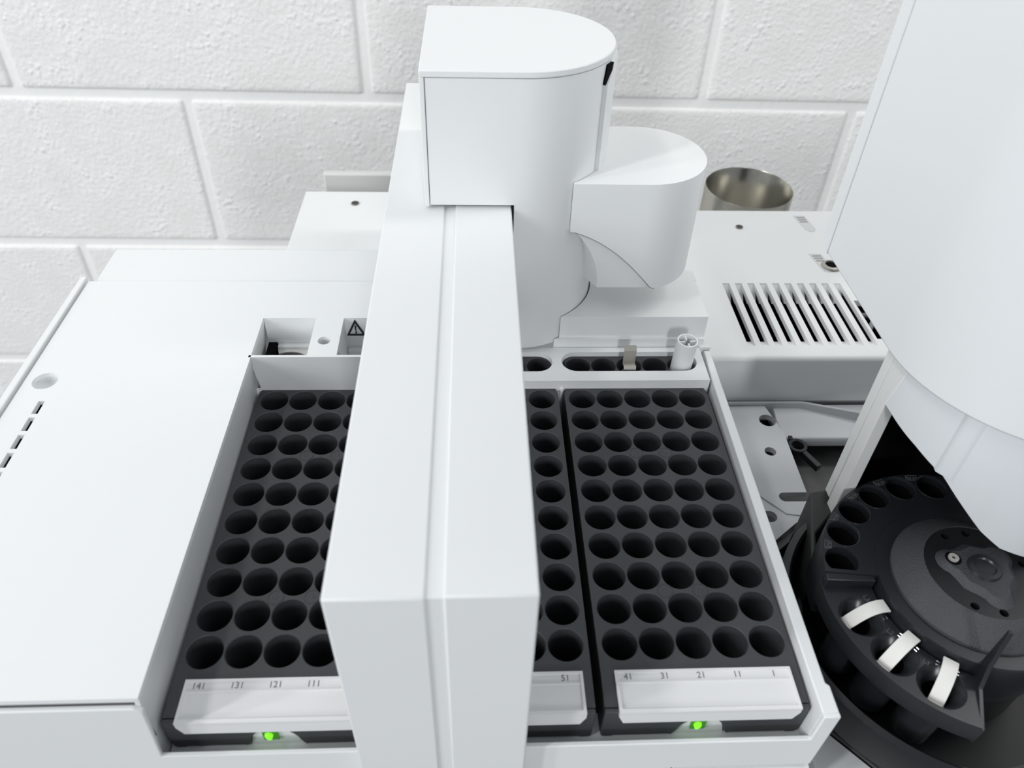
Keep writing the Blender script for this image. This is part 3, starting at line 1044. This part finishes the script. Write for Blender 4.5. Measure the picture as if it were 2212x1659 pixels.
# raised moulding rib on the skirt
b = MB()
am = 222.5
o1 = arc(TX, TY, SR + 0.0007, am - 3.2, am + 3.2, 4)
i1 = arc(TX, TY, SR - 0.0006, am - 4.6, am + 4.6, 6)
b.prism(o1 + list(reversed(i1)), [], 0.0405, ZTB + 0.001)
b.build('skirt_rib', 'skirt', tw, smooth=50)
# leg: two strips with a seam between
MB().box(0.1066, 0.1118, 0.0771, 0.0820, -0.0150, ZTB + 0.002).build('leg_back_strip', 'leg', tw, bevel=0.0004)
MB().prism([(0.0768, -0.0250), (0.0768, ZTB + 0.002), (0.0650, ZTB + 0.002), (0.0702, 0.0490), (0.0702, -0.0250)], [], 0.1066, 0.1118, YZ).build('leg', 'leg', tw, bevel=0.0004)
MB().box(0.1070, 0.1112, 0.0763, 0.0776, -0.0120, ZTB).build('leg_seam', 'seam', tw, smooth=0)
MB().prism([(0.1105, 0.0822), (0.1215, 0.0915), (0.2100, 0.0915), (0.2100, 0.0950), (0.1200, 0.0950), (0.1100, 0.0860)], [], -0.0600, ZTB + 0.002).build('inner_wall', 'black', tw, smooth=0)

# ------------------------------------------------------------------ black vial turret
UX, UY = 0.1389, 0.0218
tu = thing('vial_turret', 'black round vial turret with holes and three white bands, right of the tray', 'turret', (UX, UY, -0.05))


def pol(r, a, z=None):
    p = (UX + r * math.cos(R(a)), UY + r * math.sin(R(a)))
    return p if z is None else (*p, z)


RO = 0.0553
# deck with vial holes
a_s, a_e = 20, 173
outer = arc(UX, UY, RO, a_s, a_e, 60) + arc(UX, UY, 0.030, a_e, a_s, 40)
hang = [83.3 + 16.6 * k for k in range(-3, 6)]
hs = []
for i, a in enumerate(hang):
    c = pol(0.0483, a)
    if i == len(hang) - 1:
        cpts = []
        # last hole is cut flat by the partition
        ux, uy = -math.sin(R(a_e)), math.cos(R(a_e))
        for p in circ(c[0], c[1], 0.0063, 40):
            d = (p[0] - UX) * ux + (p[1] - UY) * uy
            lim = -0.0016
            if d > lim:
                p = (p[0] - (d - lim) * ux, p[1] - (d - lim) * uy)
            cpts.append(p)
        hs.append(cpts)
    else:
        hs.append(circ(c[0], c[1], 0.0063, 40))
b = MB()
b.prism(outer, hs, -0.0230, 0.0)
b.build('vial_ring', 'turret', tu, smooth=35)
# shiny rims of the holes
for a in hang[1:-1]:
    c = pol(0.0483, a)
    b = MB()
    b.lathe([(0.0066, 0.0), (0.0065, 0.0003), (0.0062, 0.0002), (0.0061, -0.0012)], c[0], c[1], 36)
    b.build('hole_rim', 'turret_gloss', tu, smooth=60)
for a in hang:
    c = pol(0.0483, a)
    b = MB()
    b.lathe([(0.0062, -0.0040), (0.0060, -0.0228), (0.00001, -0.0228)], c[0], c[1], 30)
    b.build('hole_cup', 'black', tu, smooth=50)
# letters by the holes
for s, a in (('WB', 159.0), ('WA', 142.4), ('WA1', 125.4), ('WA2', 107.8), ('WA3', 91.2)):
    u = Vector((-math.cos(R(a)), -math.sin(R(a)), 0))
    rgt = Vector((u.y, -u.x, 0))
    p = pol(0.0532, a, 0.0001)
    mtx = Matrix(((rgt.x, u.x, 0, p[0]), (rgt.y, u.y, 0, p[1]), (0, 0, 1, p[2]), (0, 0, 0, 1)))
    text('raised_letters', s, 0.0026, mtx, 'embossed', tu, 0.0001)
    fr = MB()
    P4 = [(-0.0024, -0.0014), (0.0024, -0.0014), (0.0014, 0.0013), (-0.0014, 0.0013)]
    fr.prism(P4, [[(x * 0.93, y * 0.88) for x, y in P4]], -0.0001, 0.00012, mtx)
    fr.build('letter_frame', 'embossed', tu, smooth=0)
# partition step to the lower sector
b = MB()
i0, i1 = 0.0365, RO
b.prism([pol(i0, 172.6), pol(i1, 172.6), pol(i1, 176.5), pol(i0, 176.5)], [], -0.0230, -0.0005)
b.build('partition_step', 'turret', tu, bevel=0.0005)
# lower sector with three scooped pockets
ZS = -0.0055
outer = arc(UX, UY, RO + 0.0002, 176.5, 249, 36) + arc(UX, UY, 0.0365, 249, 176.5, 30)
la = [192.0, 213.0, 234.0]
pr_ = 0.0083
hs = [circ(*pol(0.0462, a), pr_, 40) for a in la]
b = MB()
b.prism(outer, hs, ZS - 0.0075, ZS)
b.build('lower_sector', 'turret', tu, smooth=35)
# raised outer lip of the sector
lip = arc(UX, UY, RO + 0.0010, 173, 249, 36) + arc(UX, UY, RO - 0.0004, 249, 173, 36)
MB().prism(lip, [], ZS - 0.0085, ZS + 0.0004).build('sector_lip', 'turret', tu, smooth=35)
for a, s in zip(la, ('L3', 'L2', 'L1')):
    c = pol(0.0462, a)
    b = MB()
    b.lathe([(pr_ + 0.0001, ZS + 0.0001), (pr_ - 0.0003, ZS - 0.0002), (0.0056, ZS - 0.0034), (0.0048, ZS - 0.0052)], c[0], c[1], 40)
    pk = b.build('pocket', 'turret_gloss', tu, smooth=28)
    b = MB()
    b.lathe([(0.0049, ZS - 0.0051), (0.0047, ZS - 0.022), (0.00001, ZS - 0.022)], c[0], c[1], 32)
    b.build('pocket_hole', 'black', pk, smooth=40)
    # funnel seen from outside, under the sector
    b = MB()
    b.lathe([(0.0080, ZS - 0.007), (0.0072, ZS - 0.012), (0.0068, -0.036), (0.00001, -0.036)], c[0], c[1], 30)
    b.build('pocket_sleeve', 'turret_gloss', tu, smooth=50)
    # white band arched across the pocket, from hub side to rim side
    d = Vector((math.cos(R(a)), math.sin(R(a)), 0))
    t = Vector((-d.y, d.x, 0))
    rr = [0.0368 + 0.0150 * q / 12 for q in range(13)]
    zz = [ZS + 0.0018 + 0.0036 * math.sin(PI * (0.22 + 0.62 * q / 12)) - 0.0058 * (q / 12) ** 2.2 for q in range(13)]
    vs = []
    fs = []
    w = 0.0026
    for q in range(13):
        for s_ in (-1, 1):
            for dz in (0, -0.0009):
                p = Vector((UX, UY, 0)) + d * rr[q] + t * s_ * w + Vector((0, 0, zz[q] + dz))
                vs.append(p)
    for q in range(12):
        o_ = q * 4
        fs += [(o_, o_ + 2, o_ + 6, o_ + 4), (o_ + 1, o_ + 5, o_ + 7, o_ + 3), (o_, o_ + 4, o_ + 5, o_ + 1), (o_ + 2, o_ + 3, o_ + 7, o_ + 6)]
    fs += [(0, 1, 3, 2), (48, 50, 51, 49)]
    b = MB()
    b.add(vs, fs)
    # downturned outer end with a small peg
    e = Vector((UX, UY, 0)) + d * rr[-1]
    zt = zz[-1]
    vs = []
    for s_ in (-1, 1):
        for (dr, dz) in ((-0.0006, 0), (0.0004, -0.0002), (0.0006, -0.0026), (-0.0004, -0.0026)):
            vs.append(e + d * dr + t * s_ * w + Vector((0, 0, zt + dz)))
    b.add(vs, [(0, 1, 2, 3), (7, 6, 5, 4), (0, 4, 5, 1), (1, 5, 6, 2), (2, 6, 7, 3), (3, 7, 4, 0)])
    o = b.build('white_band', 'band', tu, smooth=45, bevel=0.0002)
    b = MB()
    pc = e + d * 0.0006 + t * 0.0004 * (-1)
    b.lathe([(0.00001, zt - 0.0040), (0.0005, zt - 0.0038), (0.0007, zt - 0.0018), (0.00001, zt - 0.0016)], pc.x, pc.y, 10)
    b.build('band_peg', 'band', o)
    # bright hinge pins
    for s_ in (-1, 1):
        for q in range(2):
            c0 = Vector((UX, UY, ZS + 0.0012)) + d * (0.0382 + 0.0014 * q) + t * s_ * 0.0026
            c1 = c0 + t * s_ * 0.0013
            MB().tube([c0, c1], 0.00025, 8).build('hinge_pin', 'pin', tu)
    u = -d
    rgt = Vector((u.y, -u.x, 0))
    p = pol(0.0405, a - 9.2, ZS + 0.0001)
    mtx = Matrix(((rgt.x, u.x, 0, p[0]), (rgt.y, u.y, 0, p[1]), (0, 0, 1, p[2]), (0, 0, 0, 1)))
    text('raised_letters', s, 0.0027, mtx, 'embossed', tu, 0.0001)
# outer skirt of the ring
b = MB()
b.lathe([(RO - 0.0015, -0.0225), (RO - 0.0002, -0.0225), (RO - 0.0002, -0.0005)], UX, UY, 70, a_s, 174)
b.build('ring_skirt', 'turret', tu, smooth=40)
# hub: stepped cone
b = MB()
b.lathe([(0.0352, -0.0230), (0.0356, -0.0010), (0.0352, 0.0003), (0.0300, 0.0003)], UX, UY, 96)
b.build('hub_wall', 'turret', tu, smooth=30)
b = MB()
b.lathe([(0.0302, -0.001), (0.0300, 0.0015), (0.0294, 0.0022), (0.0212, 0.0084), (0.0206, 0.0086), (0.0204, 0.0050), (0.00001, 0.0050)], UX, UY, 96)
hub = b.build('hub_cone', 'turret_rough', tu, smooth=30)
b = MB()
b.prism(circ(UX, UY, 0.0206, 72), [circ(*pol(0.0176, aa), 0.0016, 16) for aa in (112, 83, 236, 268, 330, 10)], 0.0050, 0.0081)
b.build('hub_top', 'dish', tu, smooth=35)  # blacker than the cone; its dark reflection is put into the colour
for aa in (112, 83, 236, 268, 330, 10):
    MB().prism(circ(*pol(0.0176, aa), 0.0016, 16), [], 0.0040, 0.0056).build('hub_hole', 'black', tu, smooth=0)
# three-lobed raised island with a sloping rim
ISL = []
for kq in range(3):
    a0_ = 155 + 120 * kq
    lc = pol(0.0108, a0_)
    ISL += [pol(0.0125, a0_ - 60)] + [pol(0.0118, a0_ - 40)] + [(lc[0] + 0.0056 * math.cos(R(a0_ + q)), lc[1] + 0.0056 * math.sin(R(a0_ + q))) for q in range(-85, 86, 17)] + [pol(0.0118, a0_ + 40)]
b = MB()
cxs, cys = UX, UY
small = [(cxs + (p[0] - cxs) * 0.79, cys + (p[1] - cys) * 0.79) for p in ISL]
kk = len(ISL)
for i in range(kk):
    j = (i + 1) % kk
    b.add([(*ISL[i], 0.0081), (*ISL[j], 0.0081), (*small[j], 0.0102), (*small[i], 0.0102)], [(0, 1, 2, 3)])
b.add([(*p, 0.0102) for p in small], [list(range(kk))])
b.build('hub_island', 'turret_rough', tu, smooth=25)
b = MB()
b.lathe([(0.0060, 0.0102), (0.0056, 0.0112), (0.0040, 0.0114), (0.0036, 0.0108), (0.00001, 0.0108)], UX, UY, 36)
b.build('hub_button', 'turret', tu, smooth=40)
sc_ = pol(0.0108, 155)
b = MB()
b.lathe([(0.0030, 0.0103), (0.0028, 0.0105), (0.0026, 0.0103)], sc_[0], sc_[1], 28)
b.prism(circ(sc_[0], sc_[1], 0.0027, 28), [], 0.0099, 0.01028)
b.build('screw_recess', 'black', tu, smooth=40)
b = MB()
star = [(sc_[0] + (0.0010 if i % 2 else 0.0006) * math.cos(i * PI / 6), sc_[1] + (0.0010 if i % 2 else 0.0006) * math.sin(i * PI / 6)) for i in range(12)]
b.prism(circ(sc_[0], sc_[1], 0.0019, 28), [star], 0.0100, 0.0110)
so = b.build('star_screw', 'screw', tu, smooth=30, bevel=0.0)
# end fin
mf = Matrix(((math.cos(R(249)), 0, -math.sin(R(249)), UX), (math.sin(R(249)), 0, math.cos(R(249)), UY), (0, 1, 0, 0), (0, 0, 0, 1)))
b = MB()
b.prism([(0.0335, -0.0200), (0.0338, 0.0210), (0.0352, 0.0215), (0.0385, 0.0040), (0.0420, -0.0040), (RO + 0.0010, -0.0060), (RO + 0.0010, -0.0150), (0.0500, -0.0200)], [], -0.0004, 0.0012, mf)
b.build('end_fin', 'turret', tu, bevel=0.0003)
# drum below the hub
b = MB()
b.lathe([(0.0340, -0.0480), (0.0340, -0.0100), (0.0335, -0.0045), (0.0325, -0.0040), (0.0325, 0.0)], UX, UY, 80)
b.build('drum', 'dish', tu, smooth=35)
# dish with rolled rim
b = MB()
b.lathe([(0.0600, -0.0460), (0.0640, -0.0430), (0.0652, -0.0270), (0.0645, -0.0245), (0.0622, -0.0235), (0.0612, -0.0245), (0.0606, -0.0400), (0.0520, -0.0440), (0.00001, -0.0440)], UX, UY, 110)
b.build('dish', 'dish', tu, smooth=40)
b = MB()
b.lathe([(0.0545, -0.0440), (0.0540, -0.0415), (0.0520, -0.0412), (0.0515, -0.0440)], UX, UY, 90)
b.build('dish_ridge', 'dish', tu, smooth=35)
# mounting foot in front with round bosses
b = MB()
b.prism([(0.0905, -0.0055), (0.1046, -0.0212), (0.1280, -0.0460), (0.2100, -0.0600), (0.2100, 0.0900), (0.1000, 0.0900), (0.0880, 0.0620), (0.0790, 0.0300), (0.0720, -0.0050)], [], -0.0755, -0.0600)
ft = b.build('mounting_foot', 'basegrey', tu, bevel=0.001)
for x, y, r in ((0.0790, 0.0035, 0.0058), (0.1130, -0.0200, 0.0075), (0.0890, 0.0470, 0.0050)):
    MB().lathe([(r, -0.0601), (r, -0.0588), (r - 0.0006, -0.0584), (0.00001, -0.0584)], x, y, 30).build('round_boss', 'basegrey', ft, smooth=40)
MB().prism([(0.0900, 0.0480), (0.1010, 0.0830), (0.1130, 0.0850), (0.1150, 0.0790), (0.0960, 0.0600), (0.0900, 0.0400)], [], -0.0600, -0.0180).build('tower_foot', 'basegrey', tw, bevel=0.0008)

# pale front corner panel below the tray
b = MB()
b.prism([(0.0812, -0.0173), (0.0800, -0.0060), (0.0900, -0.0060), (0.1040, -0.0215), (0.1275, -0.0465), (0.0828, -0.0465)], [], -0.0755, -0.0602)
o = b.build('front_panel_corner', 'white', None, bevel=0.0005)
tag(o, 'pale corner panel below the tray at the lower right', 'panel')

# ------------------------------------------------------------------ stainless exhaust pipe and grey box behind
b = MB()
b.lathe([(0.0320, -0.90), (0.0320, -0.0205), (0.0316, -0.0200), (0.0312, -0.0205), (0.0312, -0.30), (0.00001, -0.30)], 0.1520, 0.3755, 96)
o = b.build('exhaust_pipe', 'steel', None, smooth=40, loc=(0.1520, 0.3755, -0.9))
tag(o, 'open brushed stainless steel exhaust pipe behind the white top', 'pipe')
o = MB().box(-0.1560, 0.02, 0.3620, 0.3680, -0.9, -0.0050).build('rear_duct', 'greypaint', None, bevel=0.0015, loc=(-0.07, 0.365, -0.9))
tag(o, 'flat grey panel standing between the white cover and the block wall', 'panel')
